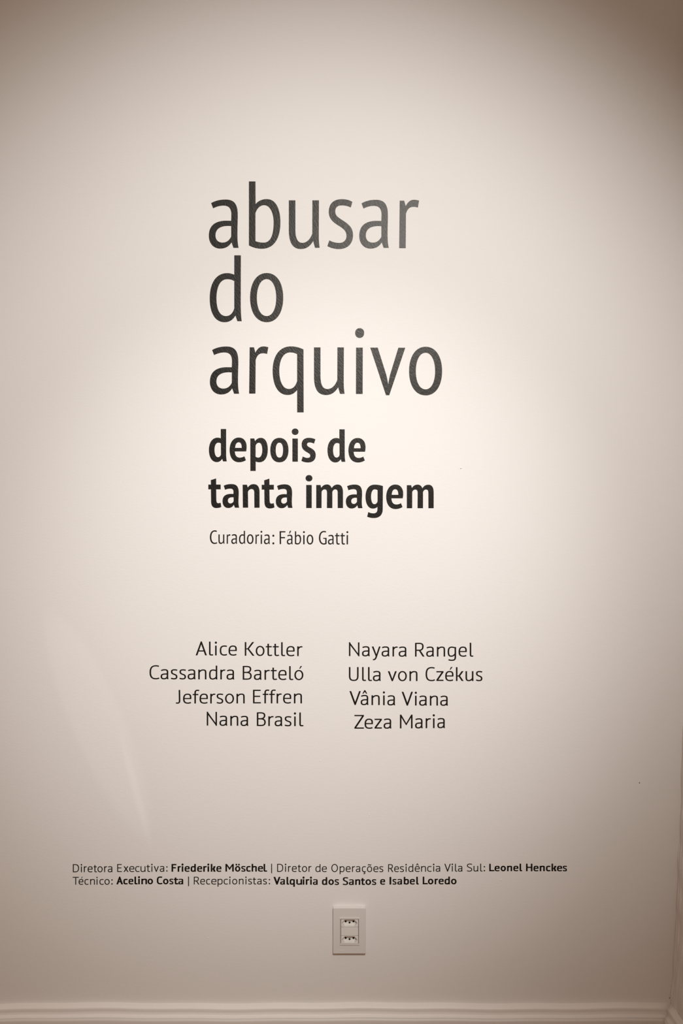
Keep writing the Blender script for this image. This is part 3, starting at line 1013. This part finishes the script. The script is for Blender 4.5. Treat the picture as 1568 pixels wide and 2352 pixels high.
def frame_mesh(x0, x1, z0, z1, hx0, hx1, hz0, hz1, y_back, y_front, bev, rin=0.0015):
    """rectangular plate with a rectangular opening and bevelled outer edge"""
    bm = bmesh.new()

    def loop(xa, xb, za, zb, y, r):
        pts = []
        for cx_, cz_, a0 in ((xb - r, zb - r, 0), (xa + r, zb - r, 90), (xa + r, za + r, 180), (xb - r, za + r, 270)):
            for k in range(5):
                a = R(a0 + 22.5 * k)
                pts.append(bm.verts.new((cx_ + r * math.cos(a), y, cz_ + r * math.sin(a))))
        return pts
    loops = [loop(x0, x1, z0, z1, y_back, 0.0015), loop(x0, x1, z0, z1, y_front + bev, 0.0015),
             loop(x0 + bev * .3, x1 - bev * .3, z0 + bev * .3, z1 - bev * .3, y_front + bev * .3, 0.0013),
             loop(x0 + bev, x1 - bev, z0 + bev, z1 - bev, y_front, 0.001),
             loop(hx0, hx1, hz0, hz1, y_front, rin), loop(hx0, hx1, hz0, hz1, y_back, rin)]
    for a, c in zip(loops, loops[1:] + loops[:1]):
        n = len(a)
        for k in range(n):
            bm.faces.new((a[k], a[(k + 1) % n], c[(k + 1) % n], c[k]))
    bmesh.ops.recalc_face_normals(bm, faces=bm.faces)
    return bm


hx0, hx1, hz0, hz1 = fx(535), fx(1102), fz(1435), fz(618)
mesh_obj('cover_plate', frame_mesh(fx(322), fx(1305), fz(1706), fz(335), hx0, hx1, hz0, hz1, -0.0004, -T_PL, 0.0009), M_PLATE, out)
# raised inner frame around the modules
mesh_obj('module_frame', frame_mesh(fx(522), fx(1112), fz(1443), fz(622), fx(545), fx(1094), fz(1414), fz(655), -0.0050, -T_PL - 0.0018, 0.0005, 0.0006),
         M_PLATE, out)
YF = -T_PL + 0.0002


def socket(z_top, z_bot, recess_top, recess_bot):
    """one socket module: face with a hexagonal recess and three pin holes"""
    xa, xb = fx(561), fx(1078)
    za, zb = fz(z_bot), fz(z_top)
    c, hw = fx(817), (fx(1055) - fx(582)) / 2
    top, bot = fz(recess_top), fz(recess_bot)
    mid = (top + bot) / 2
    tw = (fx(965) - fx(672)) / 2
    hexa = [(c - tw, top), (c + tw, top), (c + hw, mid), (c + tw, bot), (c - tw, bot), (c - hw, mid)]
    rect = [(xa, zb), (xb, zb), (xb, za), (xa, za)]
    dep = 0.0088
    bm = bmesh.new()
    vs = {}

    def vert(x, y, z):
        k = (round(x, 6), round(y, 6), round(z, 6))
        if k not in vs: vs[k] = bm.verts.new((x, y, z))
        return vs[k]
    V2, T = tri_contours([(rect, [hexa])])
    for t in T: bm.faces.new([vert(V2[i][0], YF, V2[i][1]) for i in t])
    ins = [(c + (x - c) * .95, mid + (z - mid) * .93) for x, z in hexa]
    for i in range(6):
        j = (i + 1) % 6
        bm.faces.new((vert(hexa[i][0], YF, hexa[i][1]), vert(hexa[j][0], YF, hexa[j][1]),
                      vert(ins[j][0], YF + dep, ins[j][1]), vert(ins[i][0], YF + dep, ins[i][1])))
    bm.faces.new([vert(x, YF + dep, z) for x, z in ins])
    for i in range(4):
        j = (i + 1) % 4
        bm.faces.new((vert(rect[i][0], YF, rect[i][1]), vert(rect[j][0], YF, rect[j][1]),
                      vert(rect[j][0], -0.0003, rect[j][1]), vert(rect[i][0], -0.0003, rect[i][1])))
    bmesh.ops.recalc_face_normals(bm, faces=bm.faces)
    so = mesh_obj('socket', bm, M_SOCKET, out)
    for px_, dz_, r in ((-117, 0.0000, 0.0023), (0, -0.0026, 0.0023), (117, 0.0000, 0.0023)):
        bm = bmesh.new()
        n = 20
        x, z, yf = c + px_ * U, mid + dz_, YF + dep
        ring0 = [bm.verts.new((x + r * math.cos(2 * math.pi * k / n), yf - 0.0003, z + r * math.sin(2 * math.pi * k / n))) for k in range(n)]
        ring1 = [bm.verts.new((x + r * .8 * math.cos(2 * math.pi * k / n), yf - 0.00015, z + r * .8 * math.sin(2 * math.pi * k / n))) for k in range(n)]
        ring2 = [bm.verts.new((v_.co.x, yf + 0.0001, v_.co.z)) for v_ in ring0]
        bm.faces.new(ring1)
        for k in range(n):
            j = (k + 1) % n
            bm.faces.new((ring0[k], ring0[j], ring1[j], ring1[k]))
            bm.faces.new((ring2[k], ring2[j], ring0[j], ring0[k]))
        bmesh.ops.recalc_face_normals(bm, faces=bm.faces)
        mesh_obj('pin_hole', bm, M_HOLE, so)


socket(669, 908, 686, 896)
socket(1168, 1402, 1186, 1396)
bm = bmesh.new()
bm_box(bm, fx(561), fx(1078), YF - 0.0001, -0.001, fz(1160), fz(920))
bmesh.ops.bevel(bm, geom=list(bm.edges), offset=0.0003, segments=2, affect='EDGES')
mesh_obj('blank_cover', bm, M_SOCKET, out)

bm = bmesh.new()
bm_box(bm, fx(500), fx(662), -T_PL - 0.00035, -T_PL + 0.0005, fz(1618), fz(1598))
bmesh.ops.bevel(bm, geom=list(bm.edges), offset=0.00015, segments=1, affect='EDGES')
mesh_obj('embossed_mark', bm, M_PLATE, out)
